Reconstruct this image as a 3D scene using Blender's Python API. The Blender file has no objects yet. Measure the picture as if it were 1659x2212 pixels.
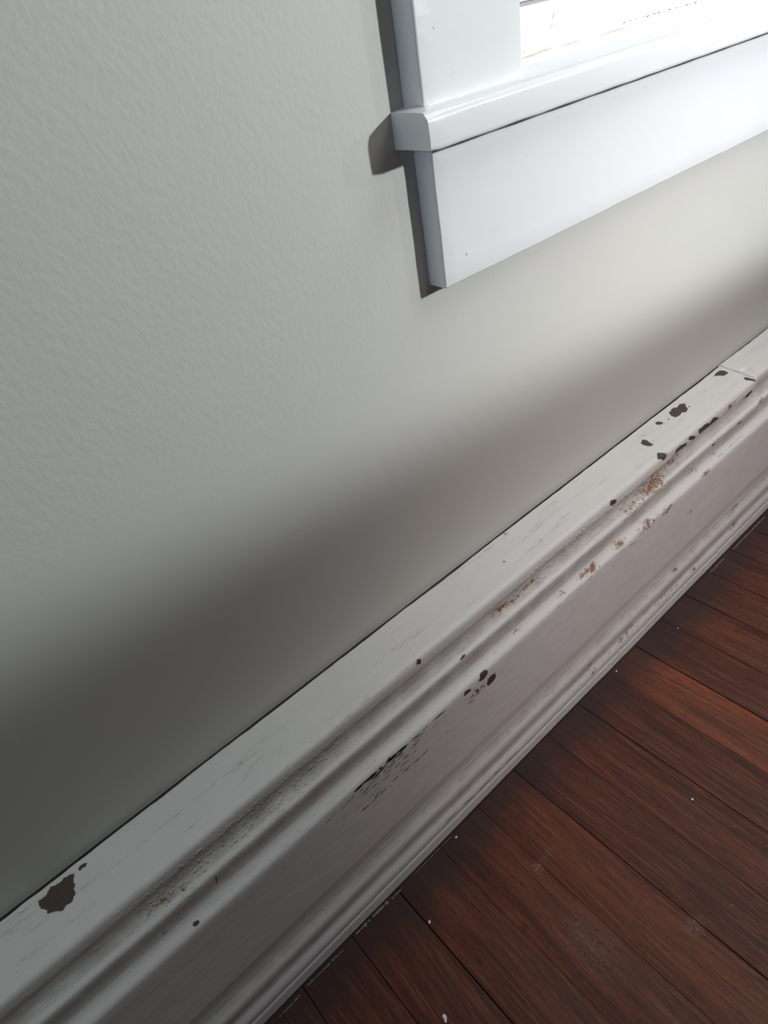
import bpy, bmesh, math, random
from mathutils import Matrix, Vector, noise

SC = bpy.context.scene
COL = SC.collection

# ------------------------------------------------------------------ camera
# rows: the camera's right / down / forward axes in world space
# (x along the wall, y into the wall, z up; wall face at y = 0, floor at z = 0)
CAM_RIGHT = Vector((0.74610016, -0.64529524, -0.16409935))
CAM_DOWN = Vector((-0.49864365, -0.37819726, -0.77994958))
CAM_FWD = Vector((0.44123583, 0.66374760, -0.60394541))
cam_data = bpy.data.cameras.new('camera')
cam = bpy.data.objects.new('camera', cam_data)
COL.objects.link(cam)
cam_data.sensor_fit = 'VERTICAL'
cam_data.sensor_height = 36.0
cam_data.sensor_width = 27.0
cam_data.lens = 22.791
cam_data.clip_start = 0.01
M = Matrix((CAM_RIGHT, -CAM_DOWN, -CAM_FWD)).transposed().to_4x4()
M.translation = Vector((0.0, -0.345, 0.667))
cam.matrix_world = M
SC.camera = cam

# ------------------------------------------------------------------ light
SC.view_settings.view_transform = 'Standard'
SC.view_settings.look = 'None'
SC.view_settings.exposure = 0.0
SC.view_settings.gamma = 1.0
SC.view_settings.use_curve_mapping = False

world = bpy.data.worlds.new('room_light')
SC.world = world
world.use_nodes = True
bg = world.node_tree.nodes['Background']
bg.inputs[0].default_value = (0.78, 0.90, 1.0, 1)
bg.inputs[1].default_value = 0.012


def aim(o, direction):
    o.rotation_euler = Vector(direction).to_track_quat('-Z', 'Y').to_euler()


def spot(name, loc, axis, energy, color, radius, size, blend):
    d = bpy.data.lights.new(name, 'SPOT')
    d.energy = energy
    d.color = color
    d.shadow_soft_size = radius
    d.spot_size = math.radians(size)
    d.spot_blend = blend
    o = bpy.data.objects.new(name, d)
    COL.objects.link(o)
    o.location = loc
    aim(o, axis)
    return o


def area(name, loc, axis, energy, color, sx, sy):
    d = bpy.data.lights.new(name, 'AREA')
    d.shape = 'RECTANGLE'
    d.size = sx
    d.size_y = sy
    d.energy = energy
    d.color = color
    o = bpy.data.objects.new(name, d)
    COL.objects.link(o)
    o.location = loc
    aim(o, axis)
    return o


# two small shaded bulbs of one lamp: their shade cuts the light off below the window
# two small bulbs of one lamp to the right; their shade cuts the light off below the window
spot('lamp_bulb', (0.78, -0.76, 0.81), (0.0529, 0.5505, 0.8335), 24.5, (0.925, 0.975, 0.985), 0.015, 180, 0.085)
spot('lamp_bulb', (1.10, -0.64, 0.84), (0.048, 0.6495, 0.7588), 3.2, (0.96, 0.98, 1.0), 0.010, 180, 0.10)
# added warmer soft-edged spots over the baseboard, not lamps of the room
spot('added_fill_spot', (0.85, -0.75, 1.20), (-0.25, 0.75, -1.08), 7.6, (1.0, 0.62, 0.95), 0.12, 62, 1.0)
spot('added_fill_spot', (0.60, -1.00, 0.90), (0.0, 1.0, -0.80), 17.5, (1.0, 0.91, 0.83), 0.12, 50, 1.0)
# pale light from above and an added bluish fill from the left, no window
area('overhead_light', (0.95, -0.50, 1.45), (-0.10, 0.0, -1.0), 5.2, (0.80, 1.0, 0.80), 0.6, 0.6)
area('ceiling_bounce', (0.5, -1.0, 2.35), (0.0, 0.2, -1.0), 5.0, (1.0, 0.70, 0.78), 2.0, 2.0)
area('added_blue_fill', (-1.2, -0.25, 0.95), (1.0, 0.10, -0.25), 2.6, (0.64, 0.84, 1.0), 0.4, 0.4)


# ------------------------------------------------------------------ helpers
def mesh_obj(name, bm, mat, parent=None, smooth=True):
    me = bpy.data.meshes.new(name)
    bmesh.ops.recalc_face_normals(bm, faces=bm.faces[:])
    bm.to_mesh(me)
    bm.free()
    return link_mesh(name, me, mat, parent, smooth)


def link_mesh(name, me, mat, parent=None, smooth=True):
    o = bpy.data.objects.new(name, me)
    COL.objects.link(o)
    me.materials.append(mat)
    if smooth:
        for p in me.polygons:
            p.use_smooth = True
        try:
            me.set_sharp_from_angle(angle=math.radians(50))
        except Exception:
            pass
    if parent:
        o.parent = parent
    return o


def structure(o):
    o['kind'] = 'structure'
    return o


def box(bm, x0, x1, y0, y1, z0, z1, bevel=0.0, seg=3, step=0.0, wob=0.0, seed=0.0):
    """one box, optionally with rounded edges and a slightly uneven, hand-painted surface"""
    r = bmesh.ops.create_cube(bm, size=1.0)
    vs = r['verts']
    for v in vs:
        v.co = Vector(((x0 + x1) / 2 + v.co.x * (x1 - x0), (y0 + y1) / 2 + v.co.y * (y1 - y0), (z0 + z1) / 2 + v.co.z * (z1 - z0)))
    geom = set(vs)
    if bevel:
        es = list({e for v in vs for e in v.link_edges})
        res = bmesh.ops.bevel(bm, geom=es, offset=bevel, segments=seg, profile=0.5, affect='EDGES')
        geom = {v for f in res['faces'] for v in f.verts}
    if step:
        for ax, (a, b) in enumerate(((x0, x1), (y0, y1), (z0, z1))):
            n = int((b - a) / step)
            for k in range(1, n):
                fs = {f for v in geom for f in v.link_faces}
                g = list(fs) + list({e for f in fs for e in f.edges}) + list({v for f in fs for v in f.verts})
                no = [0, 0, 0]
                no[ax] = 1
                co = [0, 0, 0]
                co[ax] = a + (b - a) * k / n
                rr = bmesh.ops.bisect_plane(bm, geom=g, dist=1e-6, plane_co=co, plane_no=no)
                geom |= {v for v in rr['geom_cut'] if isinstance(v, bmesh.types.BMVert)}
    if wob:
        for v in geom:
            v.co += noise.noise_vector(v.co * 45 + Vector((seed, seed, seed))) * wob
    return geom


class NT:
    """tiny node-tree writer"""
    def __init__(self, name):
        self.m = bpy.data.materials.new(name)
        self.m.use_nodes = True
        self.t = self.m.node_tree
        self.b = self.t.nodes['Principled BSDF']

    def n(self, kind, **kw):
        nd = self.t.nodes.new(kind)
        ins = kw.pop('ins', {})
        for k, v in kw.items():
            setattr(nd, k, v)
        for k, v in ins.items():
            self.set(nd.inputs[k], v)
        return nd

    def set(self, sock, v):
        if isinstance(v, bpy.types.NodeSocket):
            self.t.links.new(v, sock)
        else:
            sock.default_value = v

    def math(self, op, a, b=0.0, c=0.0, clamp=False):
        nd = self.n('ShaderNodeMath', operation=op, use_clamp=clamp)
        self.set(nd.inputs[0], a)
        self.set(nd.inputs[1], b)
        self.set(nd.inputs[2], c)
        return nd.outputs[0]

    def ramp(self, v, lo, hi):
        nd = self.n('ShaderNodeMapRange', interpolation_type='SMOOTHSTEP')
        self.set(nd.inputs[0], v)
        nd.inputs[1].default_value = lo
        nd.inputs[2].default_value = hi
        return nd.outputs[0]

    def mix(self, f, a, b, mode='MIX'):
        nd = self.n('ShaderNodeMix', data_type='RGBA', blend_type=mode)
        self.set(nd.inputs[0], f)
        self.set(nd.inputs[6], a if isinstance(a, bpy.types.NodeSocket) else (*a, 1))
        self.set(nd.inputs[7], b if isinstance(b, bpy.types.NodeSocket) else (*b, 1))
        return nd.outputs[2]

    def noise(self, vec, scale, detail=3.0, rough=0.5, dist=0.0):
        nd = self.n('ShaderNodeTexNoise')
        self.set(nd.inputs['Vector'], vec)
        nd.inputs['Scale'].default_value = scale
        nd.inputs['Detail'].default_value = detail
        nd.inputs['Roughness'].default_value = rough
        nd.inputs['Distortion'].default_value = dist
        return nd.outputs[0]

    def scaled(self, vec, s, loc=(0, 0, 0), rot=(0, 0, 0)):
        nd = self.n('ShaderNodeMapping')
        self.set(nd.inputs['Vector'], vec)
        nd.inputs['Scale'].default_value = s
        nd.inputs['Location'].default_value = loc
        nd.inputs['Rotation'].default_value = rot
        return nd.outputs[0]

    def bump(self, h, dist, strength=1.0, normal=None):
        nd = self.n('ShaderNodeBump')
        nd.inputs['Strength'].default_value = strength
        nd.inputs['Distance'].default_value = dist
        self.set(nd.inputs['Height'], h)
        if normal:
            self.set(nd.inputs['Normal'], normal)
        return nd.outputs[0]

    def obj(self):
        return self.n('ShaderNodeTexCoord').outputs['Object']

    def attr(self, name):
        return self.n('ShaderNodeAttribute', attribute_name=name).outputs['Fac']

    def out(self, color=None, rough=None, normal=None, spec=None):
        if color is not None:
            self.set(self.b.inputs['Base Color'], color if isinstance(color, bpy.types.NodeSocket) else (*color, 1))
        if rough is not None:
            self.set(self.b.inputs['Roughness'], rough)
        if normal is not None:
            self.set(self.b.inputs['Normal'], normal)
        if spec is not None:
            self.b.inputs['Specular IOR Level'].default_value = spec
        return self.m


# ------------------------------------------------------------------ materials
def mat_wall():
    t = NT('greige_wall_paint')
    c = t.obj()
    # roller stipple, coarser towards the left of the wall
    fine = t.noise(c, 420, 2.0, 0.5)
    st = t.noise(t.scaled(c, (1, 1, 0.75), rot=(0, 0.5, 0)), 260, 2.0, 0.5, 0.1)
    patch = t.ramp(t.noise(c, 7, 2), 0.35, 0.65)
    sx = t.n('ShaderNodeSeparateXYZ', ins={0: c})
    left = t.ramp(sx.outputs[0], 0.55, 0.12)
    high = t.ramp(sx.outputs[2], 0.40, 0.52)
    amt = t.math('MULTIPLY_ADD', t.math('MULTIPLY', left, high), 0.85, t.math('MULTIPLY_ADD', patch, 0.12, 0.06))
    h = t.math('MULTIPLY', st, amt)
    h = t.math('MULTIPLY_ADD', fine, 0.05, h)
    # a few ridges where old plaster was patched
    ridge = t.noise(t.scaled(c, (1, 1, 1), (3, 0, 1)), 9, 4, 0.55, 0.4)
    rr = t.ramp(t.math('ABSOLUTE', t.math('SUBTRACT', ridge, 0.5)), 0.012, 0.0)
    gate = t.ramp(t.noise(t.scaled(c, (1, 1, 1), (8, 0, 4)), 6, 1), 0.56, 0.66)
    h = t.math('MULTIPLY_ADD', t.math('MULTIPLY', rr, gate), 0.10, h)
    nrm = t.bump(h, 0.0008, 0.42)
    nrm = t.bump(t.noise(c, 11, 2), 0.004, 0.16, nrm)
    col = t.mix(t.noise(c, 22, 4), (0.565, 0.570, 0.535), (0.585, 0.585, 0.553))
    return t.out(col, 0.62, nrm, 0.3)


def mat_white():
    t = NT('white_gloss_trim_paint')
    c = t.obj()
    col = t.mix(t.noise(c, 14, 3), (0.79, 0.80, 0.82), (0.82, 0.83, 0.845))
    speck = t.ramp(t.noise(c, 260, 2), 0.765, 0.79)
    col = t.mix(t.math('MULTIPLY', speck, 0.35), col, (0.40, 0.37, 0.34))
    brush = t.noise(t.scaled(c, (6, 60, 60)), 3, 2)
    nrm = t.bump(brush, 0.0004, 0.22)
    nrm = t.bump(t.noise(c, 120, 2), 0.0006, 0.25, nrm)
    return t.out(col, 0.22, nrm, 0.5)


def mat_base():
    t = NT('worn_white_baseboard_paint')
    uv = t.n('ShaderNodeUVMap', uv_map='UVMap').outputs[0]
    sep = t.n('ShaderNodeSeparateXYZ', ins={0: uv})
    x, s = sep.outputs[0], sep.outputs[1]
    rust = t.attr('rust')
    grit = t.attr('grit')
    groove = t.attr('groove')
    col = t.mix(t.noise(uv, 16, 4), (0.70, 0.705, 0.70), (0.76, 0.765, 0.765))
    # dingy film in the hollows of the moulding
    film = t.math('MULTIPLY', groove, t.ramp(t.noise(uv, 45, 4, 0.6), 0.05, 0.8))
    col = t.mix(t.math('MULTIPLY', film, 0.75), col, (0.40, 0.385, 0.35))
    # hairline checking of the old paint, running along the board
    ck = t.noise(t.scaled(uv, (24, 640, 1)), 1.0, 3, 0.55, 0.25)
    line = t.ramp(t.math('ABSOLUTE', t.math('SUBTRACT', ck, 0.5)), 0.0075, 0.001)
    cgate = t.ramp(t.noise(t.scaled(uv, (11, 150, 1), (5, 2, 0)), 1.0, 3), 0.55, 0.66)
    line = t.math('MULTIPLY', t.math('MULTIPLY', line, cgate), t.ramp(s, 0.22, 0.02))
    col = t.mix(t.math('MULTIPLY', line, 0.62), col, (0.17, 0.165, 0.15))
    # pin specks
    sp = t.ramp(t.noise(t.scaled(uv, (1, 1.5, 1)), 420, 2, 0.5), 0.725, 0.76)
    col = t.mix(t.math('MULTIPLY', sp, 0.6), col, (0.16, 0.11, 0.085))
    # rust breaking through
    rn = t.noise(t.scaled(uv, (1, 1.5, 1)), 620, 3, 0.6, 0.2)
    rn2 = t.noise(uv, 160, 3, 0.6)
    rv = t.math('ADD', t.math('MULTIPLY_ADD', rn2, 0.80, rn), t.math('MULTIPLY', rust, 0.32))
    halo = t.math('MULTIPLY', t.ramp(rv, 1.02, 1.22), t.ramp(rust, 0.05, 0.4))
    core = t.math('MULTIPLY', t.ramp(rv, 1.12, 1.20), t.ramp(rust, 0.10, 0.35))
    col = t.mix(t.math('MULTIPLY', halo, 0.55), col, (0.60, 0.45, 0.28))
    rc = t.mix(t.noise(uv, 500, 2), (0.34, 0.135, 0.035), (0.15, 0.055, 0.035))
    col = t.mix(t.math('MULTIPLY', core, 0.9), col, rc)
    # relief
    v = t.n('ShaderNodeTexVoronoi', feature='SMOOTH_F1', ins={'Vector': t.scaled(uv, (1, 1.3, 1)), 'Scale': 330.0})
    gr = t.math('MULTIPLY', t.ramp(v.outputs[0], 0.55, 0.10), t.ramp(t.noise(uv, 150, 2), 0.42, 0.62))
    nrm = t.bump(t.math('MULTIPLY', gr, grit), 0.0011, 0.9)
    dots = t.math('MULTIPLY', t.ramp(t.noise(uv, 300, 1), 0.69, 0.77), 0.45)
    h = t.math('SUBTRACT', dots, t.math('MULTIPLY', line, 0.45))
    h = t.math('SUBTRACT', h, core)
    nrm = t.bump(h, 0.0005, 0.8, nrm)
    nrm = t.bump(t.noise(t.scaled(uv, (12, 60, 1)), 3.0, 2), 0.0008, 0.28, nrm)
    return t.out(col, 0.48, nrm, 0.35)


def mat_chip(name, a, b):
    t = NT(name)
    c = t.obj()
    col = t.mix(t.noise(t.scaled(c, (1, 4, 4)), 260, 3), a, b)
    return t.out(col, 0.6, t.bump(t.noise(c, 500, 3), 0.0006, 0.7), 0.3)


def mat_floor():
    t = NT('dark_stained_oak')
    c = t.obj()
    sep = t.n('ShaderNodeSeparateXYZ', ins={0: c})
    r1 = t.attr('plank_tone')
    r2 = t.attr('plank_shift')
    cb = t.n('ShaderNodeCombineXYZ', ins={0: sep.outputs[0], 1: sep.outputs[1], 2: t.math('MULTIPLY', r2, 3.0)})
    v = cb.outputs[0]
    # long grain, gently wandering
    wander = t.math('MULTIPLY', t.math('SUBTRACT', t.noise(t.scaled(v, (6, 3, 1)), 1.0, 2), 0.5), 0.030)
    cw = t.n('ShaderNodeCombineXYZ', ins={0: t.math('ADD', sep.outputs[0], wander), 1: sep.outputs[1], 2: t.math('MULTIPLY', r2, 3.0)})
    w = cw.outputs[0]
    broad = t.noise(t.scaled(w, (85, 4.5, 1)), 1.0, 3, 0.55)
    g1 = t.noise(t.scaled(w, (470, 15, 1)), 1.0, 4, 0.65)
    pores = t.noise(t.scaled(w, (1300, 75, 1)), 1.0, 3, 0.6)
    base = t.mix(r1, (0.080, 0.0215, 0.0145), (0.230, 0.063, 0.027))
    col = t.mix(t.ramp(broad, 0.32, 0.70), t.mix(0.62, base, (0.026, 0.009, 0.008)), base)
    col = t.mix(t.math('MULTIPLY', t.ramp(g1, 0.47, 0.70), 0.40), col, (0.27, 0.105, 0.058))
    col = t.mix(t.math('MULTIPLY', t.ramp(g1, 0.50, 0.30), 0.50), col, (0.024, 0.009, 0.008))
    col = t.mix(t.math('MULTIPLY', t.ramp(pores, 0.54, 0.66), 0.72), col, (0.016, 0.006, 0.005))
    # old dark finish and dirt against the baseboard, uneven edge
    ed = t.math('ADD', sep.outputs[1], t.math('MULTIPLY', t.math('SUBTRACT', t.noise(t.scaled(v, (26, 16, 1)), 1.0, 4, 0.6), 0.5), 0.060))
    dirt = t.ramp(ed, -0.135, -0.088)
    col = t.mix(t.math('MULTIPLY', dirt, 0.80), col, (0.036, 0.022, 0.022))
    blot = t.ramp(t.noise(t.scaled(v, (14, 7, 1), (4, 9, 0)), 1.0, 4, 0.6), 0.60, 0.78)
    col = t.mix(t.math('MULTIPLY', blot, 0.50), col, (0.040, 0.018, 0.016))
    for sx_, sy_, rx_, ry_, k_ in ((0.2155, -0.1556, .006, .005, .5), (0.2320, -0.1545, .010, .004, .16), (0.2725, -0.2810, .008, .006, .45), (0.1960, -0.2260, .022, .030, .22)):
        dx = t.math('MULTIPLY', t.math('SUBTRACT', sep.outputs[0], sx_), 1 / rx_)
        dy = t.math('MULTIPLY', t.math('SUBTRACT', sep.outputs[1], sy_), 1 / ry_)
        rr = t.math('SQRT', t.math('ADD', t.math('MULTIPLY', dx, dx), t.math('MULTIPLY', dy, dy)))
        m = t.math('MULTIPLY', t.ramp(rr, 1.6, 0.1), t.ramp(t.noise(c, 420, 3, 0.7), 0.38, 0.66))
        col = t.mix(t.math('MULTIPLY', m, k_), col, (0.36, 0.27, 0.24))
    dust = t.ramp(t.noise(c, 260, 1), 0.78, 0.80)
    col = t.mix(t.math('MULTIPLY', dust, 0.45), col, (0.30, 0.24, 0.21))
    nrm = t.bump(pores, 0.0005, 0.45)
    nrm = t.bump(t.noise(t.scaled(c, (30, 6, 1)), 1.0, 2), 0.0016, 0.35, nrm)
    rough = t.math('MULTIPLY_ADD', t.noise(c, 40, 3), 0.25, 0.34)
    return t.out(col, rough, nrm, 0.42)


def mat_plain(name, col, rough=0.6, bump=0.0, scale=200):
    t = NT(name)
    n = None
    c = t.obj()
    if bump:
        n = t.bump(t.noise(c, scale, 3), bump, 0.8)
    cc = t.mix(t.noise(c, scale, 3), tuple(q * 0.8 for q in col), tuple(min(1, q * 1.12) for q in col))
    return t.out(cc, rough, n)


def mat_glass():
    t = NT('window_glass')
    g = t.b
    g.inputs['Base Color'].default_value = (0.96, 0.98, 1, 1)
    g.inputs['Roughness'].default_value = 0.02
    g.inputs['Transmission Weight'].default_value = 1.0
    g.inputs['IOR'].default_value = 1.45
    return t.m


WALL = mat_wall()
WHITE = mat_white()
BASE = mat_base()
CHIP = mat_chip('bare_brown_metal', (0.062, 0.046, 0.041), (0.115, 0.092, 0.085))
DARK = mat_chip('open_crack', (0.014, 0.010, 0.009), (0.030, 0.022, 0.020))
SCUFF = mat_chip('brown_scuff', (0.10, 0.070, 0.062), (0.19, 0.145, 0.13))
FLOOR = mat_floor()
CRUST = mat_plain('crusty_white_paint', (0.21, 0.195, 0.17), 0.8, 0.001, 700)
CAULK = mat_plain('white_caulk', (0.88, 0.90, 0.89), 0.45, 0.0006, 300)
STAIN = mat_plain('tan_water_stain', (0.55, 0.47, 0.36), 0.7, 0.0004, 500)
SUB = mat_plain('dark_subfloor', (0.012, 0.009, 0.008), 0.9)
GLASS = mat_glass()

# ------------------------------------------------------------------ setting: wall and floor
WX0, WX1 = 0.3960, 1.1650      # rough window opening
WZ0, WZ1 = 0.6000, 1.7500
bm = bmesh.new()
for a in ((-1.6, WX0, 0, 2.5), (WX1, 2.9, 0, 2.5), (WX0, WX1, 0, WZ0), (WX0, WX1, WZ1, 2.5)):
    box(bm, a[0], a[1], 0.0, 0.12, a[2], a[3])
bmesh.ops.remove_doubles(bm, verts=bm.verts[:], dist=1e-5)
wall = structure(mesh_obj('wall_back', bm, WALL, smooth=False))
wall['label'] = 'pale greige painted plaster wall around the window'

PITCH = 0.05725
random.seed(11)
bm = bmesh.new()
lt = bm.verts.layers.float.new('plank_tone')
ls = bm.verts.layers.float.new('plank_shift')
TONES = {-4: .35, -3: .3, -2: .25, -1: .28, 0: .32, 1: .36, 2: .45, 3: .62, 4: .70, 5: .26, 6: .36, 7: .30, 8: .95,
         9: .26, 10: .38, 11: .36, 12: .24, 13: .40, 14: .30}
GAPS = {}
for k in range(-28, 50):
    g0 = GAPS.setdefault(k, random.choice((0.0001, 0.0002, 0.0003, 0.0005)))
    g1 = GAPS.setdefault(k + 1, random.choice((0.0001, 0.0002, 0.0003, 0.0005)))
    x0 = -0.0100 + PITCH * k + g0
    x1 = -0.0100 + PITCH * (k + 1) - g1
    dz = random.uniform(-0.0003, 0.0)
    vs = box(bm, x0, x1, -2.3, 0.0, -0.012, dz, bevel=0.0004, seg=2, step=0)
    tone = TONES.get(k, random.uniform(0.25, 0.8))
    sh = random.random() * 7
    for v in vs:
        v[lt] = tone
        v[ls] = sh
floor = structure(mesh_obj('floor', bm, FLOOR))
floor['label'] = 'dark red-brown stained oak strip floor'
bm = bmesh.new()
box(bm, -1.6, 2.9, -2.3, 0.12, -0.03, -0.0125)
mesh_obj('subfloor', bm, SUB, floor, smooth=False)

# ------------------------------------------------------------------ setting: baseboards
# moulding section: (distance out from the wall, height)
PROFILE = [[0.0018, 0.2415], [0.0026, 0.2434], [0.004, 0.2448], [0.014, 0.2433], [0.0255, 0.2421], [0.036, 0.2406], [0.0455, 0.2398], [0.0484, 0.2390], [0.0499, 0.2374], [0.0506, 0.2352], [0.0508, 0.2330], [0.0508, 0.2300], [0.0509, 0.2276], [0.0502, 0.2238], [0.0503, 0.2201], [0.0508, 0.2169], [0.0520, 0.2144], [0.0540, 0.2124], [0.0562, 0.2107], [0.0581, 0.2094], [0.0590, 0.2077], [0.0592, 0.2054], [0.059, 0.2025], [0.0585, 0.1988], [0.0582, 0.1951], [0.0586, 0.1911], [0.0598, 0.1880], [0.0617, 0.1856], [0.0640, 0.1839], [0.0660, 0.1824], [0.0671, 0.1803], [0.0673, 0.1777], [0.0675, 0.1744], [0.0675, 0.1703], [0.0675, 0.1481], [0.0675, 0.1259], [0.0675, 0.1037], [0.0674, 0.0868], [0.0662, 0.0786], [0.0654, 0.071], [0.0655, 0.0659], [0.0664, 0.0618], [0.068, 0.0585], [0.0694, 0.0557], [0.0702, 0.0528], [0.0705, 0.0494], [0.0700, 0.0448], [0.0694, 0.04], [0.0695, 0.035], [0.0706, 0.0313], [0.0719, 0.0285], [0.0725, 0.0261], [0.0728, 0.0235], [0.0728, 0.0208], [0.072, 0.0175], [0.0719, 0.0154], [0.0728, 0.0145], [0.0729, 0.0085], [0.073, 0.0001], [0.073, 0.0]]
PROFILE_LEN = [0.0]
for a, b in zip(PROFILE, PROFILE[1:]):
    PROFILE_LEN.append(PROFILE_LEN[-1] + math.hypot(b[0] - a[0], b[1] - a[1]))
SMAX = PROFILE_LEN[-1]


def section(s):
    s = min(max(s, 0.0), SMAX)
    for i in range(len(PROFILE) - 1):
        if s <= PROFILE_LEN[i + 1] or i == len(PROFILE) - 2:
            L = PROFILE_LEN[i + 1] - PROFILE_LEN[i]
            t = 0 if L == 0 else (s - PROFILE_LEN[i]) / L
            a, b = PROFILE[i], PROFILE[i + 1]
            return a[0] + (b[0] - a[0]) * t, a[1] + (b[1] - a[1]) * t


def wave(x, s):
    """hand-run unevenness of the moulding, in metres"""
    n = noise.noise(Vector((x * 9, s * 14, 2.0))) * 0.0007 + noise.noise(Vector((x * 55, s * 55, 7.0))) * 0.00022
    return n


def surf(x, s, lift=0.0):
    """point on the baseboard's face and its outward normal"""
    d0, z0 = section(s - 0.0006)
    d1, z1 = section(s + 0.0006)
    d, z = section(s)
    tx, tz = d1 - d0, z1 - z0
    L = math.hypot(tx, tz) or 1
    nx, nz = -tz / L, tx / L          # outward
    if nx < 0 and abs(nx) > abs(nz):
        nx, nz = -nx, -nz
    w = wave(x, s) + lift
    return Vector((x, -(d + nx * w), z + nz * w)), Vector((0, -nx, nz))


RUST = [(0.5454, 0.0743, 0.0251, 1), (0.5856, 0.0668, 0.0186, 0.8), (0.5046, 0.0803, 0.02, 0.6), (0.5199, 0.1139, 0.0159, 0.8), (0.5567, 0.118, 0.0117, 0.9), (0.4713, 0.1079, 0.0106, 0.9), (0.4243, 0.1087, 0.0093, 1.3), (0.4109, 0.1079, 0.0084, 0.8), (0.3737, 0.1074, 0.0067, 0.7), (0.3441, 0.0706, 0.009, 0.9), (0.3013, 0.0697, 0.0111, 1), (0.3164, 0.0721, 0.0087, 0.9), (0.2864, 0.067, 0.0048, 0.8), (0.3374, 0.0704, 0.0064, 0.8), (0.309, 0.1052, 0.0061, 0.8), (0.2755, 0.1076, 0.0035, 0.6), (-0.0507, 0.0753, 0.0059, 1.2), (-0.0604, 0.0739, 0.0032, 0.8), (-0.0358, 0.0774, 0.0047, 0.5), (-0.0613, 0.1004, 0.0045, 0.6), (-0.0915, 0.078, 0.003, 0.4), (-0.0041, 0.054, 0.0021, 0.6), (0.5724, 0.0505, 0.0068, 1), (0.7115, 0.0575, 0.0089, 1.2), (0.6242, 0.1004, 0.0135, 0.5), (0.6399, 0.1142, 0.0085, 0.9), (0.6694, 0.1027, 0.0079, 0.5), (0.6132, 0.1542, 0.0086, 0.6), (0.7434, 0.2614, 0.0096, 0.7), (0.7807, 0.0845, 0.0074, 1), (0.2434, 0.1303, 0.0134, 0.8), (0.2363, 0.1371, 0.0048, 1), (0.4178, 0.2541, 0.0053, 0.9), (0.4236, 0.2704, 0.0046, 1), (0.166, 0.2611, 0.0029, 1), (0.1358, 0.2611, 0.0027, 0.9), (0.5953, 0.2379, 0.0051, 0.9), (0.6406, 0.2678, 0.0057, 0.8), (0.7466, 0.2318, 0.0071, 0.8), (-0.1093, 0.0099, 0.0036, 0.7), (-0.121, 0.0082, 0.0024, 0.6), (0.2487, 0.0786, 0.0044, 0.5), (0.3608, 0.0064, 0.0051, 0.6), (0.5753, 0.2641, 0.0202, 0.3), (0.4848, 0.2639, 0.018, 0.3)]
GRIT = [(0.0374, 0.0531), (-0.0086, 0.0604), (0.0735, 0.0494), (0.3565, 0.0433), (0.4227, 0.0476), (-0.0285, 0.064), (0.4879, 0.0585), (0.0203, 0.0555)]


def blobs(x, s, lst, squash):
    v = 0.0
    for b in lst:
        k = b[3] if len(b) > 3 else 1.0
        q = ((x - b[0]) / b[2]) ** 2 + ((s - b[1]) / (b[2] * squash)) ** 2
        if q < 6:
            v = max(v, k * math.exp(-q * 0.8))
    return v


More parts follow.
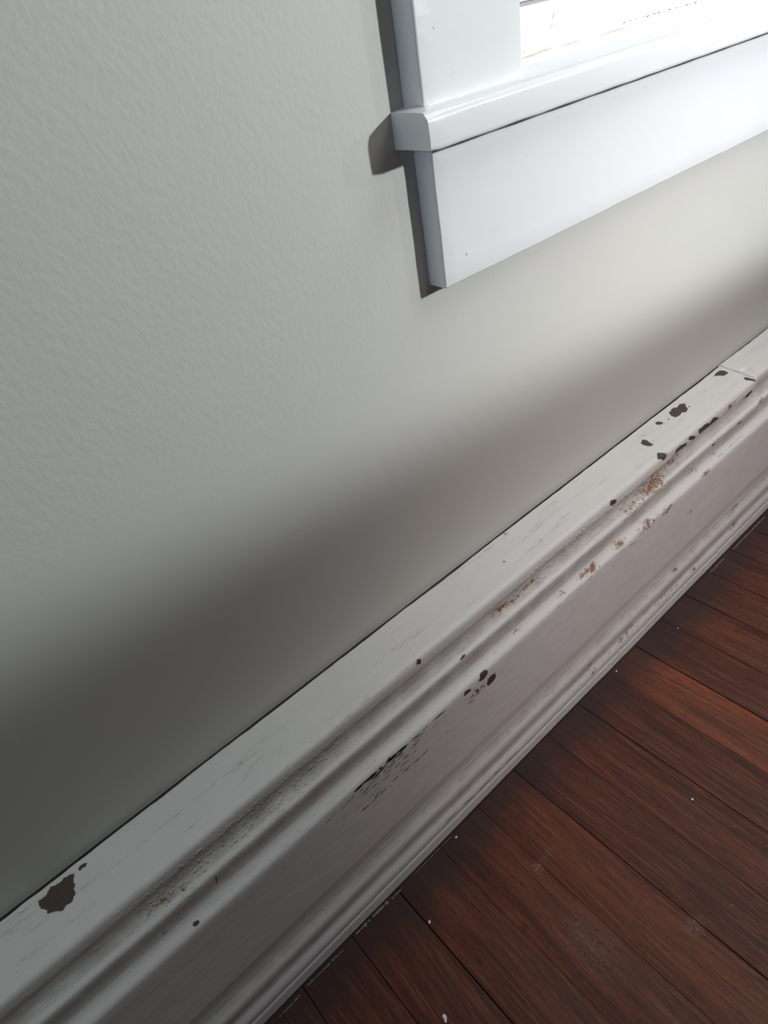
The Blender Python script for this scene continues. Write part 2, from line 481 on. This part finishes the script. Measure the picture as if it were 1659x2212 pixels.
def baseboard(name, xa, xb, shift, label):
    ss = [0.0]
    for i in range(len(PROFILE) - 1):
        L = PROFILE_LEN[i + 1] - PROFILE_LEN[i]
        n = max(1, int(L / 0.0016))
        for k in range(1, n + 1):
            ss.append(PROFILE_LEN[i] + L * k / n)
    ss = [s for i, s in enumerate(ss) if i == 0 or s - ss[i - 1] > 1e-6]
    nx = int((xb - xa) / 0.0035)
    xs_ = sorted([xa + (xb - xa) * i / nx for i in range(nx + 1)] + [q + d for q, d in ((xb, -0.0004), (xb, -0.0009), (xb, -0.0016), (xb, -0.0026), (xa, 0.0004), (xa, 0.0009), (xa, 0.0016), (xa, 0.0026))])
    nx = len(xs_) - 1
    verts, uvs, rust, grit, groove = [], [], [], [], []
    for x in xs_:
        back = -0.0006 + 0.0016 * noise.noise(Vector((x * 16, 0, 3))) + 0.0006 * noise.noise(Vector((x * 90, 0, 5)))
        e = min(abs(x - xa), abs(x - xb))
        for s in ss:
            p, nrm = surf(x, s)
            if s < 0.012:
                p.y = min(p.y + back * (1 - s / 0.012), -0.0006)
            k = max(0.0, min(1.0, (0.110 - s) / 0.05)) * (1 if x < 1.6 else 1)
            p.y -= shift[0] * k * min(1.0, s / 0.03)
            p.z += shift[1] * k
            if e < 0.0026 and s < 0.075:        # worn, rounded end of the cap
                p -= nrm * (0.0011 * (1 - e / 0.0026) ** 2)
            p.z = max(p.z, 0.0)
            verts.append(p)
            uvs.append((x, s))
            inside = -0.17 < x < 0.95
            rust.append((blobs(x, s, RUST, 0.42) if inside else 0.0) + (0.20 if s > 0.228 and x > 0.2 else 0.03))
            cove = 1.0 if 0.058 < s < 0.079 else (0.30 if 0.0795 < s < 0.115 else 0.08)
            gv = blobs(x, s, [(g[0], g[1], 0.030) for g in GRIT], 1.0) if inside else 0.0
            grit.append(cove * (0.22 + gv))
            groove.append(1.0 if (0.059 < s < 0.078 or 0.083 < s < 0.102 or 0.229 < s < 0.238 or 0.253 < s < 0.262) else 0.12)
    faces = []
    m = len(ss)
    for i in range(nx):
        for j in range(m - 1):
            a = i * m + j
            faces.append((a, a + 1, a + m + 1, a + m))
    # back edge turns down behind the board, leaving a narrow gap to the wall
    nb = len(verts)
    for i, x in enumerate(xs_):
        verts.append(Vector((x, verts[i * m].y + 0.0, verts[i * m].z - 0.03)))
        uvs.append((x, 0)); rust.append(0); grit.append(0); groove.append(0)
    for i in range(nx):
        faces.append((i * m, (i + 1) * m, nb + i + 1, nb + i))
    # closed ends
    for i in (0, nx):
        faces.append(tuple([i * m + j for j in range(m)] + [nb + i]))
    me = bpy.data.meshes.new(name)
    me.from_pydata(verts, [], faces)
    uvl = me.uv_layers.new(name='UVMap')
    for lp in me.loops:
        uvl.data[lp.index].uv = uvs[lp.vertex_index]
    for an, arr in (('rust', rust), ('grit', grit), ('groove', groove)):
        at = me.attributes.new(an, 'FLOAT', 'POINT')
        at.data.foreach_set('value', arr)
    b2 = bmesh.new()
    b2.from_mesh(me)
    bmesh.ops.recalc_face_normals(b2, faces=b2.faces[:])
    b2.to_mesh(me)
    b2.free()
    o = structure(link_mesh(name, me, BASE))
    o['label'] = label
    return o


JX = 0.775
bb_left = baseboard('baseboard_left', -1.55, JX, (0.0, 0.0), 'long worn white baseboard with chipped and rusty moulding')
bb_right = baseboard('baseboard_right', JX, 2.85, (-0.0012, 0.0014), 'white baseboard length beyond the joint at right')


# dark strip painting the shade in the narrow gap between wall and ledge
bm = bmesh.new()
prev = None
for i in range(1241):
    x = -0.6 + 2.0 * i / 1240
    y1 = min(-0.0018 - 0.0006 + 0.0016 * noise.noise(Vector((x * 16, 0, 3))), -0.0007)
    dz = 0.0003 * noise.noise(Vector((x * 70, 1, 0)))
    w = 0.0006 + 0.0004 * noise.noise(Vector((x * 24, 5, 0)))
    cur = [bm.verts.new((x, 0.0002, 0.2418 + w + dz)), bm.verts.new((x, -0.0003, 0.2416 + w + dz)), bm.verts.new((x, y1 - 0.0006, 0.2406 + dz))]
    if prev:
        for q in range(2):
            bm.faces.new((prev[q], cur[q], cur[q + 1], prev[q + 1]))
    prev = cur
gap = mesh_obj('gap_shade_strip', bm, DARK, bb_left)
gap['label'] = 'black strip painting the shade in the gap between ledge and wall'


def patch_bm(bm, pts, lift=0.00018, jitter=0.0003, sub=7):
    """a thin irregular patch lying on the moulding, outline given as (along wall, along section)"""
    out = []
    n = len(pts)
    for i in range(n):
        a, b = pts[i], pts[(i + 1) % n]
        for k in range(sub):
            t = k / sub
            x = a[0] + (b[0] - a[0]) * t
            s = a[1] + (b[1] - a[1]) * t
            j = (noise.noise_vector(Vector((x * 500, s * 500, 3.0))) + noise.noise_vector(Vector((x * 1600, s * 1600, 8.0))) * 0.7) * jitter
            out.append((x + j.x, s + j.y))
    cx = sum(p[0] for p in out) / len(out)
    cs = sum(p[1] for p in out) / len(out)
    rings = []
    for r in (1.0, 0.85, 0.6, 0.3):
        rings.append([bm.verts.new(surf(cx + (p[0] - cx) * r, cs + (p[1] - cs) * r, lift if r < 1 else lift * 0.6)[0]) for p in out])
    c = bm.verts.new(surf(cx, cs, lift)[0])
    m = len(out)
    for a, b in zip(rings, rings[1:]):
        for i in range(m):
            bm.faces.new((a[i], a[(i + 1) % m], b[(i + 1) % m], b[i]))
    for i in range(m):
        bm.faces.new((rings[-1][i], rings[-1][(i + 1) % m], c))


PATCHES = [[[0.7472, 0.0099], [0.7563, 0.0085], [0.7648, 0.0091], [0.7677, 0.0134], [0.7664, 0.018], [0.7614, 0.0203], [0.7561, 0.0181], [0.7533, 0.0146], [0.7497, 0.0114]], [[0.6419, 0.0127], [0.6532, 0.0101], [0.6591, 0.0131], [0.6673, 0.0119], [0.6717, 0.0157], [0.6664, 0.0197], [0.6627, 0.0244], [0.656, 0.0255], [0.6518, 0.0223], [0.6446, 0.0245], [0.6394, 0.0219], [0.6396, 0.0169]], [[0.6685, 0.0215], [0.6703, 0.0221], [0.6693, 0.0234], [0.6671, 0.023]], [[0.6313, 0.0176], [0.6329, 0.0181], [0.6314, 0.0195], [0.6298, 0.0194]], [[0.6154, 0.0115], [0.6201, 0.0131], [0.6218, 0.017], [0.6192, 0.019], [0.6156, 0.0173], [0.6132, 0.0145]], [[0.5729, 0.0198], [0.5787, 0.0185], [0.5806, 0.0222], [0.5795, 0.0278], [0.5779, 0.032], [0.5742, 0.0318], [0.5711, 0.0276], [0.5704, 0.0232]], [[0.563, 0.0459], [0.5693, 0.0434], [0.5723, 0.0478], [0.5742, 0.0526], [0.5714, 0.0546], [0.5676, 0.055], [0.5647, 0.052], [0.5593, 0.0495]], [[0.6688, 0.0587], [0.6711, 0.0529], [0.6838, 0.0587], [0.686, 0.0614], [0.6769, 0.0605], [0.667, 0.0608], [0.6572, 0.0611], [0.6422, 0.0601], [0.6392, 0.0534], [0.6464, 0.0541], [0.6525, 0.0535], [0.6585, 0.0536], [0.6636, 0.0576]], [[0.6189, 0.056], [0.6202, 0.0517], [0.6284, 0.0551], [0.635, 0.06], [0.6308, 0.0616], [0.624, 0.0587]], [[0.5917, 0.0591], [0.5948, 0.0549], [0.604, 0.0547], [0.6169, 0.0579], [0.6152, 0.0607], [0.6071, 0.0608], [0.5977, 0.0602]], [[0.4697, 0.0524], [0.4736, 0.0514], [0.4791, 0.0538], [0.4812, 0.0578], [0.4779, 0.0587], [0.47, 0.0567]], [[0.7189, 0.087], [0.7296, 0.087], [0.7295, 0.0885], [0.7223, 0.0889]], [[0.6598, 0.0857], [0.6666, 0.0858], [0.6683, 0.0888], [0.6621, 0.0878]], [[0.1954, 0.0531], [0.1982, 0.05], [0.2017, 0.0514], [0.2003, 0.0558]], [[0.237, 0.0826], [0.2408, 0.0813], [0.2443, 0.0821], [0.2431, 0.0837], [0.2387, 0.084]], [[0.2482, 0.1187], [0.2509, 0.1131], [0.2566, 0.1127], [0.2601, 0.1146], [0.2594, 0.1198], [0.2539, 0.1219], [0.2495, 0.1212]], [[0.2573, 0.134], [0.2586, 0.1278], [0.2639, 0.1255], [0.2695, 0.1284], [0.2694, 0.1346], [0.264, 0.1369], [0.2593, 0.1368]], [[0.228, 0.1206], [0.2301, 0.1166], [0.2344, 0.1172], [0.2375, 0.119], [0.2367, 0.122], [0.2316, 0.1218], [0.2288, 0.1214]], [[0.2421, 0.127], [0.2444, 0.1268], [0.2473, 0.131], [0.2439, 0.1306]], [[0.3308, 0.0283], [0.3324, 0.029], [0.3326, 0.0304], [0.331, 0.0303]], [[-0.1106, 0.0114], [-0.1099, 0.0094], [-0.1052, 0.0097], [-0.1007, 0.007], [-0.0955, 0.0084], [-0.0917, 0.0077], [-0.0862, 0.0086], [-0.0842, 0.0097], [-0.0868, 0.013], [-0.088, 0.0174], [-0.0893, 0.0217], [-0.0924, 0.0257], [-0.0973, 0.0251], [-0.0997, 0.0269], [-0.1036, 0.0239], [-0.1075, 0.022], [-0.1083, 0.0182], [-0.1105, 0.0148]], [[-0.0823, 0.01], [-0.0806, 0.0081], [-0.0775, 0.008], [-0.0758, 0.0096], [-0.0775, 0.0109], [-0.0804, 0.0106]], [[-0.0448, 0.1103], [-0.0425, 0.1087], [-0.0395, 0.1094], [-0.0403, 0.112], [-0.0431, 0.1122]], [[-0.0151, 0.0859], [-0.0147, 0.0866], [-0.017, 0.0969], [-0.0175, 0.0963]]]
PATCHES_RIGHT = [[(0.7667, 0.0381), (0.7692, 0.039), (0.7702, 0.0449), (0.772, 0.0514), (0.77, 0.0523), (0.7658, 0.0483), (0.763, 0.0414)]]
for pl, par in ((PATCHES, bb_left), (PATCHES_RIGHT, bb_left)):
    for p in pl:
        bm = bmesh.new()
        big = max(q[0] for q in p) - min(q[0] for q in p)
        patch_bm(bm, p, jitter=min(0.0009, big * 0.09))
        o = mesh_obj('chipped_patch', bm, CHIP, par)
        o['label'] = 'bare dark brown patch where the white paint chipped off'


def sliver_bm(bm, x0, s0, x1, s1, w, lift=0.00022):
    n = max(3, int(math.hypot(x1 - x0, s1 - s0) / 0.003))
    up, dn = [], []
    for i in range(n + 1):
        t = i / n
        x = x0 + (x1 - x0) * t
        s = s0 + (s1 - s0) * t + noise.noise(Vector((x * 400, s0 * 90, 1))) * 0.0005
        ww = w * (math.sin(math.pi * t) ** 0.5) * (0.7 + 0.6 * noise.noise(Vector((x * 700, s * 300, 9)))) * 0.5
        ww = max(ww, 0.00003)
        up.append(bm.verts.new(surf(x, s - ww, lift)[0]))
        dn.append(bm.verts.new(surf(x, s + ww, lift)[0]))
    for i in range(n):
        bm.faces.new((up[i], up[i + 1], dn[i + 1], dn[i]))


CRACKS = [[[0.2061, 0.1173], [0.1875, 0.1171], [0.1751, 0.1183], [0.1614, 0.1176], [0.148, 0.117], [0.1409, 0.115], [0.1327, 0.1176], [0.1255, 0.1164], [0.1177, 0.1181], [0.1105, 0.1179], [0.1018, 0.1169]], [[0.1792, 0.1478], [0.1697, 0.1485], [0.1577, 0.1473], [0.1459, 0.1461], [0.1339, 0.1471], [0.1185, 0.1474], [0.1105, 0.1491], [0.0999, 0.1468]], [[0.2059, 0.1479], [0.1962, 0.1475], [0.1865, 0.1483]], [[0.3585, 0.1172], [0.373, 0.1151], [0.3866, 0.114], [0.4048, 0.1162], [0.4214, 0.1149], [0.4333, 0.1159], [0.4529, 0.1163], [0.4782, 0.1184], [0.5023, 0.1231]], [[0.1696, 0.116], [0.1859, 0.1176], [0.2053, 0.1159]], [[0.1686, 0.271], [0.1974, 0.2714], [0.2226, 0.2749], [0.244, 0.272], [0.2612, 0.2725], [0.2885, 0.2733]], [[0.6662, 0.1094], [0.6919, 0.1099], [0.714, 0.1089], [0.7356, 0.1091]], [[0.6804, 0.0851], [0.7074, 0.0883], [0.7262, 0.0884]]]
WIDTH = [0.0011, 0.0008, 0.0004, 0.0005, 0.0006, 0.0007, 0.0004, 0.0004]
random.seed(4)
for i, line in enumerate(CRACKS):
    bm = bmesh.new()
    line = sorted(line)
    for a, b in zip(line, line[1:]):
        for rep in range(2 if i in (0, 1, 5) else 1):
            t0, t1 = random.uniform(0, .25), random.uniform(.7, 1.1)
            ds = random.uniform(-0.0009, 0.0009) * (1 if rep else 0.2)
            w = WIDTH[i]
            if i == 0:
                w *= 2.6 if a[0] < 0.135 else (1.3 if a[0] < 0.165 else 0.55)
            sliver_bm(bm, a[0] + (b[0] - a[0]) * t0, a[1] + (b[1] - a[1]) * t0 + ds,
                      a[0] + (b[0] - a[0]) * t1, a[1] + (b[1] - a[1]) * t1 + ds, w * random.uniform(.7, 1.2))
    o = mesh_obj('crack', bm, SCUFF if i == 5 else DARK, bb_left)
    o['label'] = 'brown scuffed line above the floor' if i == 5 else 'dark split in the paint along the grain'
# loose cluster of little splits around the widest crack
bm = bmesh.new()
for k in range(85):
    x = random.gauss(0.128, 0.020)
    s = 0.1185 + abs(random.gauss(0, 0.012))
    if s > 0.150:
        continue
    L = random.uniform(0.002, 0.010)
    sliver_bm(bm, x, s, x + L, s + random.uniform(-0.0012, 0.0004), random.uniform(0.0003, 0.0011))
for k in range(26):
    x = random.uniform(0.100, 0.150)
    s = 0.1165 + abs(random.gauss(0, 0.0022))
    sliver_bm(bm, x, s, x + random.uniform(0.004, 0.012), s + random.uniform(-0.001, 0.001), random.uniform(0.001, 0.0026))
o = mesh_obj('small_splits', bm, DARK, bb_left)
o['kind'] = 'stuff'
o['label'] = 'cluster of small dark splits in the paint'
# flaked cavity at the foot of the joint and the ridge of filler across it
bm = bmesh.new()
patch_bm(bm, [(0.746, 0.0640), (0.754, 0.0612), (0.7640, 0.0605), (0.7665, 0.0640), (0.757, 0.0665)], lift=0.0002)
mesh_obj('gap', bm, DARK, bb_left)['label'] = 'dark gap under the board end at the joint'

# paint worn rough by the joint: a lump of filler
bm = bmesh.new()
bmesh.ops.create_uvsphere(bm, u_segments=20, v_segments=12, radius=1.0)
for v in bm.verts:
    n = noise.noise(v.co * 2.1) * 0.35 + 1
    v.co = Vector((0.781 + v.co.x * 0.006 * n, -0.0275 + v.co.y * 0.0045 * n, 0.2425 + v.co.z * 0.0014 * n))
o = mesh_obj('filler_lump', bm, CAULK, bb_right)
o['label'] = 'small lump of painted filler beside the joint'

# ------------------------------------------------------------------ setting: window
win = bpy.data.objects.new('window_1', None)
COL.objects.link(win)
win.location = (0.78, 0.0, 0.61)
structure(win)
win['label'] = 'white painted window with casing, stool and apron'


def wpart(name, bm, mat=WHITE, smooth=True, label=None, parent=None):
    o = mesh_obj(name, bm, mat, None, smooth)
    o.parent = parent or win
    o.matrix_parent_inverse = Matrix.Translation(-Vector(win.location)) if not parent else Matrix()
    if label:
        o['label'] = label
    return o


CXL, CXR = 0.3036, 1.2560       # casing outer edges
CT = 0.0178                     # casing thickness
# side casings run down onto the stool
for x0, x1, sd in ((CXL, 0.3930, 1.0), (CXR - 0.0894, CXR, 5.0)):
    bm = bmesh.new()
    box(bm, x0, x1, -CT, 0.0005, 0.6180, 1.80, bevel=0.0016, seg=3, step=0.014, wob=0.00022, seed=sd)
    wpart('side_casing', bm)
bm = bmesh.new()
box(bm, CXL - 0.004, CXR + 0.004, -CT - 0.003, 0.0005, 1.80, 1.905, bevel=0.0016, seg=3)
wpart('head_casing', bm)
# apron
bm = bmesh.new()
box(bm, 0.3074, 1.2520, -0.0165, 0.0005, 0.5092, 0.5984, bevel=0.0011, seg=3, step=0.012, wob=0.0005, seed=3.0)
apron = wpart('apron', bm)

# stool: bullnosed front with horns past the casings, running back to the sash
bm = bmesh.new()
prof = [(0.0005, 0.6192), (-0.0180, 0.6188), (-0.0262, 0.6185)]
for k in range(1, 8):
    a = math.pi / 2 * k / 7
    prof.append((-0.0262 - 0.0066 * math.sin(a), 0.6125 + 0.0060 * math.cos(a)))
prof += [(-0.0331, 0.6060), (-0.0328, 0.6000)]
for k in range(1, 5):
    a = math.pi / 2 * k / 4
    prof.append((-0.0313 - 0.0015 * math.cos(a), 0.5990 - 0.0014 * math.sin(a)))
prof += [(-0.015, 0.5976), (0.0005, 0.5976)]
nx = 130
SX0, SX1 = 0.2928, 1.2670
rows = []
for i in range(nx + 1):
    t = i / nx
    x = SX0 + (SX1 - SX0) * t
    row = []
    for (y, z) in prof:
        p = Vector((x, y, z))
        d = min(t, 1 - t) * (SX1 - SX0)
        if d < 0.0016:
            k = 1 - d / 0.0016
            p = Vector((x, y + (0.0011 * k if y < -0.03 else 0), z + (-0.0009 * k if z > 0.615 else (0.0008 * k if z < 0.599 else 0))))
        p += noise.noise_vector(Vector((x * 40, y * 60, z * 60))) * 0.00035
        row.append(bm.verts.new(p))
    rows.append(row)
# close ring near the very ends so the edge is rounded
m = len(prof)
for i in range(nx):
    for j in range(m - 1):
        bm.faces.new((rows[i][j], rows[i + 1][j], rows[i + 1][j + 1], rows[i][j + 1]))
    bm.faces.new((rows[i][m - 1], rows[i + 1][m - 1], rows[i + 1][0], rows[i][0]))
for r in (rows[0], rows[-1]):
    bm.faces.new(r)
box(bm, WX0 - 0.001, WX1 + 0.001, -0.0005, 0.0950, 0.5990, 0.6190, step=0.03, wob=0.0002)
stool = wpart('stool', bm)

# jambs and head lining of the opening
for x0, x1, z0, z1 in ((WX0 - 0.002, WX0 + 0.006, 0.6190, WZ1), (WX1 - 0.006, WX1 + 0.002, 0.6190, WZ1), (WX0 + 0.006, WX1 - 0.006, WZ1 - 0.008, WZ1)):
    bm = bmesh.new()
    box(bm, x0, x1, 0.0008, 0.118, z0, z1, bevel=0.0006, seg=2)
    wpart('jamb', bm)

# sash: deep bottom rail, stiles, top rail and meeting rail around the panes
SY = 0.036
rail = bmesh.new()
box(rail, WX0 + 0.006, WX1 - 0.006, SY, SY + 0.032, 0.6192, 0.6526, bevel=0.0007, seg=2, step=0.02, wob=0.0004, seed=9)
r0 = wpart('bottom_rail', rail)
bm = bmesh.new()
box(bm, WX0 + 0.0065, WX1 - 0.0065, SY + 0.0045, SY + 0.030, 0.6522, 0.6560)
wpart('groove', bm, mat_plain('reveal_shade_grey', (0.45, 0.44, 0.46), 0.7), label='reveal above the bottom rail, its shade painted grey')  # grey colour stands in for the shadow band in this groove
bm = bmesh.new()
box(bm, WX0 + 0.006, WX1 - 0.006, SY + 0.001, SY + 0.030, 0.6552, 0.6950, bevel=0.0012, seg=2, step=0.02, wob=0.0003, seed=2)
wpart('sash_rail', bm)
for x0, x1 in ((WX0 + 0.006, WX0 + 0.046), (WX1 - 0.046, WX1 - 0.006)):
    bm = bmesh.new()
    box(bm, x0, x1, SY + 0.001, SY + 0.030, 0.6952, 1.742, bevel=0.0012, seg=2)
    wpart('stile', bm)
for z0, z1 in ((1.19, 1.222), (1.702, 1.742)):
    bm = bmesh.new()
    box(bm, WX0 + 0.046, WX1 - 0.046, SY + 0.001, SY + 0.030, z0, z1, bevel=0.0012, seg=2)
    wpart('sash_rail', bm)
for z0, z1 in ((0.695, 1.19), (1.222, 1.702)):
    bm = bmesh.new()
    box(bm, WX0 + 0.045, WX1 - 0.045, SY + 0.014, SY + 0.017, z0 - 0.001, z1 + 0.001)
    wpart('pane', bm, GLASS, smooth=False)


def bead(path, r, seed, name='caulk', mat=None):
    """a lumpy bead of caulk or brushed paint along a seam"""
    bm = bmesh.new()
    rows = []
    for i, p in enumerate(path):
        nxt = path[min(i + 1, len(path) - 1)] - path[max(i - 1, 0)]
        nxt.normalize()
        a = nxt.orthogonal().normalized()
        b = nxt.cross(a)
        k = 1 + 0.5 * noise.noise(p * 130 + Vector((seed, 0, 0))) + 0.3 * noise.noise(p * 420)
        if i in (0, len(path) - 1):
            k = 0.1
        rows.append([bm.verts.new(p + (a * math.cos(t) + b * math.sin(t)) * r * k) for t in [2 * math.pi * q / 8 for q in range(8)]])
    for u, v in zip(rows, rows[1:]):
        for q in range(8):
            bm.faces.new((u[q], u[(q + 1) % 8], v[(q + 1) % 8], v[q]))
    return wpart(name, bm, mat or CAULK)


def seg_path(a, b, step=0.0025):
    a, b = Vector(a), Vector(b)
    n = max(2, int((b - a).length / step))
    return [a.lerp(b, i / n) for i in range(n + 1)]


bead(seg_path((WX0 + 0.004, SY + 0.0002, 0.6196), (WX1 - 0.008, SY + 0.0002, 0.6196)), 0.0022, 1)
bead(seg_path((CXL + 0.001, -CT + 0.0004, 0.6186), (0.3925, -CT + 0.0004, 0.6186)), 0.0011, 4)
bead(seg_path((0.3932, -CT + 0.002, 0.6190), (0.3950, 0.002, 0.6190)), 0.0016, 8)

# tan water stains and dark cracks in the paint over that seam
random.seed(9)
bm = bmesh.new()


def vert_sliver(bm, x0, z0, x1, z1, y, w):
    n = 8
    up, dn = [], []
    for i in range(n + 1):
        t = i / n
        x = x0 + (x1 - x0) * t
        z = z0 + (z1 - z0) * t + noise.noise(Vector((x * 300, z0 * 50, 2))) * 0.0004
        L = math.hypot(x1 - x0, z1 - z0)
        px, pz = -(z1 - z0) / L, (x1 - x0) / L
        ww = 0.5 * w * max(0.08, math.sin(math.pi * t)) * (0.7 + 0.6 * abs(noise.noise(Vector((x * 800, z * 800, 0)))))
        up.append(bm.verts.new((x + px * ww, y, z + pz * ww)))
        dn.append(bm.verts.new((x - px * ww, y, z - pz * ww)))
    for i in range(n):
        bm.faces.new((up[i], up[i + 1], dn[i + 1], dn[i]))


for x0, x1, z, w in ((0.455, 0.478, 0.6222, .0012), (0.470, 0.495, 0.6230, .0010), (0.500, 0.530, 0.6226, .0007), (0.545, 0.60, 0.6224, .0009)):
    vert_sliver(bm, x0, z, x1, z + 0.0004, SY - 0.0009, w)
o = wpart('stain', bm, STAIN, label='tan water stain along the sash seam')
bm = bmesh.new()
for k in range(16):
    x0 = 0.585 + k * 0.0085 + random.uniform(-.002, .002)
    vert_sliver(bm, x0, 0.6262 + random.uniform(-.0004, .0004), x0 + random.uniform(.003, .008), 0.6266, SY - 0.0007, random.uniform(.0003, .0009))
for x0, z0, x1, z1 in ((0.4950, 0.6455, 0.4925, 0.6405), (0.4925, 0.6390, 0.4905, 0.6350), (0.458, 0.6265, 0.4605, 0.6255)):
    vert_sliver(bm, x0, z0, x1, z1, SY - 0.0007, 0.0004)
o = wpart('crack', bm, SCUFF, label='fine dark cracks in the paint of the bottom rail')
# nail hole and brushed ridge low on the apron, dents on the casing
bm = bmesh.new()
vert_sliver(bm, 0.3290, 0.5268, 0.3298, 0.5246, -0.0171, 0.0005)
wpart('nail_hole', bm, DARK)
bead(seg_path((0.3125, -0.0163, 0.5265), (0.3270, -0.0163, 0.5258), 0.001), 0.00042, 11, 'paint_ridge', WHITE)
for x, z in ((0.3846, 0.6640), (0.3175, 0.6560), (0.3300, 0.6330)):
    bead(seg_path((x, -CT + 0.0001, z), (x + 0.0008, -CT + 0.0001, z - 0.0024), 0.0006), 0.00032, x, 'paint_ridge', WHITE)

# ------------------------------------------------------------------ residue on the floor and loose flakes
STRIPS = [((-0.20, -0.0788), (-0.045, -0.0788)), ((-0.0381, -0.0788), (-0.0146, -0.0783)), ((-0.0073, -0.0770), (0.0342, -0.0780)),
          ((0.0506, -0.0760), (0.0686, -0.0761)), ((0.0712, -0.0762), (0.0909, -0.0761)), ((0.0948, -0.0771), (0.1092, -0.0773)),
          ((0.1237, -0.0762), (0.1782, -0.0762)), ((0.7362, -0.0785), (0.8276, -0.0785)), ((0.6747, -0.0781), (0.7124, -0.0785))]
WID = [.0017, .0016, .0017, .0034, .0040, .0022, .0009, .0022, .0022, .0009, .0009]
for (a, b), w in zip(STRIPS, WID):
    bm = bmesh.new()
    n = int((b[0] - a[0]) / 0.0007)
    prev = None
    for i in range(n + 1):
        t = i / n
        x = a[0] + (b[0] - a[0]) * t
        y = a[1] + (b[1] - a[1]) * t + noise.noise(Vector((x * 60, 0, 4))) * 0.0004
        k = noise.noise(Vector((x * 330, 0, 1))) + 0.5 * noise.noise(Vector((x * 900, 0, 1)))
        ww = w * (0.55 + 0.9 * k)
        if ww < w * 0.10 or i in (0, n):
            ww = w * 0.04
        cur = [bm.verts.new((x, y - ww * .5, -0.0001)), bm.verts.new((x, y - ww * .3, 0.00035)), bm.verts.new((x, y + ww * .35, 0.0003)), bm.verts.new((x, y + ww * .5, -0.0001))]
        if prev:
            for q in range(3):
                bm.faces.new((prev[q], cur[q], cur[q + 1], prev[q + 1]))
        prev = cur
    o = mesh_obj('paint_residue', bm, CRUST, floor)
    o['label'] = 'crusty off-white paint residue in a thin line'

# dark grime line filling the seam at the foot of the board
bm = bmesh.new()
prev = None
for i in range(601):
    x = -0.5 + 1.7 * i / 600
    w = 0.0012 + 0.0008 * noise.noise(Vector((x * 60, 3, 0)))
    cur = [bm.verts.new((x, -0.0725, 0.0002)), bm.verts.new((x, -0.0733 - w, 0.0002)), bm.verts.new((x, -0.0735 - w, -0.0003))]
    if prev:
        bm.faces.new((prev[0], cur[0], cur[1], prev[1]))
        bm.faces.new((prev[1], cur[1], cur[2], prev[2]))
    prev = cur
o = mesh_obj('grime_line', bm, mat_plain('black_grime', (0.016, 0.012, 0.011), 0.85), floor)
o['label'] = 'black grime in the seam against the baseboard'

FLAKES = [
    (0.1805, -0.0805, 0.0013, 'tiny round white paint flake on the floor closest to the baseboard, near the residue line'),
    (0.1072, -0.1170, 0.0013, 'small white paint flake on the dark board between the baseboard and the bottom flake'),
    (0.0668, -0.1773, 0.0026, 'largest off-white paint flake, two-lobed, at the bottom edge of the floor'),
    (0.3732, -0.2224, 0.0013, 'white paint flake on the open floor at the right, far from the baseboard'),
    (0.4576, -0.0800, 0.0009, 'pinkish white speck by the baseboard, just above the bright orange-brown plank'),
    (0.5620, -0.0980, 0.0008, 'faint white speck on the floor near the upper right planks'),
]
for i, (x, y, r, lab) in enumerate(FLAKES):
    bm = bmesh.new()
    lobes = [(0, 0, 1.0)] if r < 0.002 else [(0, 0, 0.9), (-0.0024, 0.0008, 0.55)]
    for lx, ly, lr in lobes:
        n = 9
        top, bot = [], []
        for k in range(n):
            a = 2 * math.pi * k / n
            rr = r * lr * (0.85 + 0.5 * noise.noise(Vector((math.cos(a) * 2 + i * 7, math.sin(a) * 2, lx * 900))))
            top.append(bm.verts.new((lx + rr * math.cos(a) * 1.15, ly + rr * math.sin(a) * .8, 0.0007 + 0.0003 * math.sin(a + i))))
            bot.append(bm.verts.new((lx + rr * 1.05 * math.cos(a) * 1.15, ly + rr * 1.05 * math.sin(a) * .8, 0.0)))
        bm.faces.new(top)
        bm.faces.new(bot[::-1])
        for k in range(n):
            bm.faces.new((top[k], bot[k], bot[(k + 1) % n], top[(k + 1) % n]))
    o = mesh_obj('paint_flake', bm, CAULK)
    o.location = (x, y, 0.0)
    o.rotation_euler = (0, 0, 0.7 * i)
    o['label'] = lab
    o['category'] = 'paint flake'
    o['group'] = 'loose paint flakes on the floor'
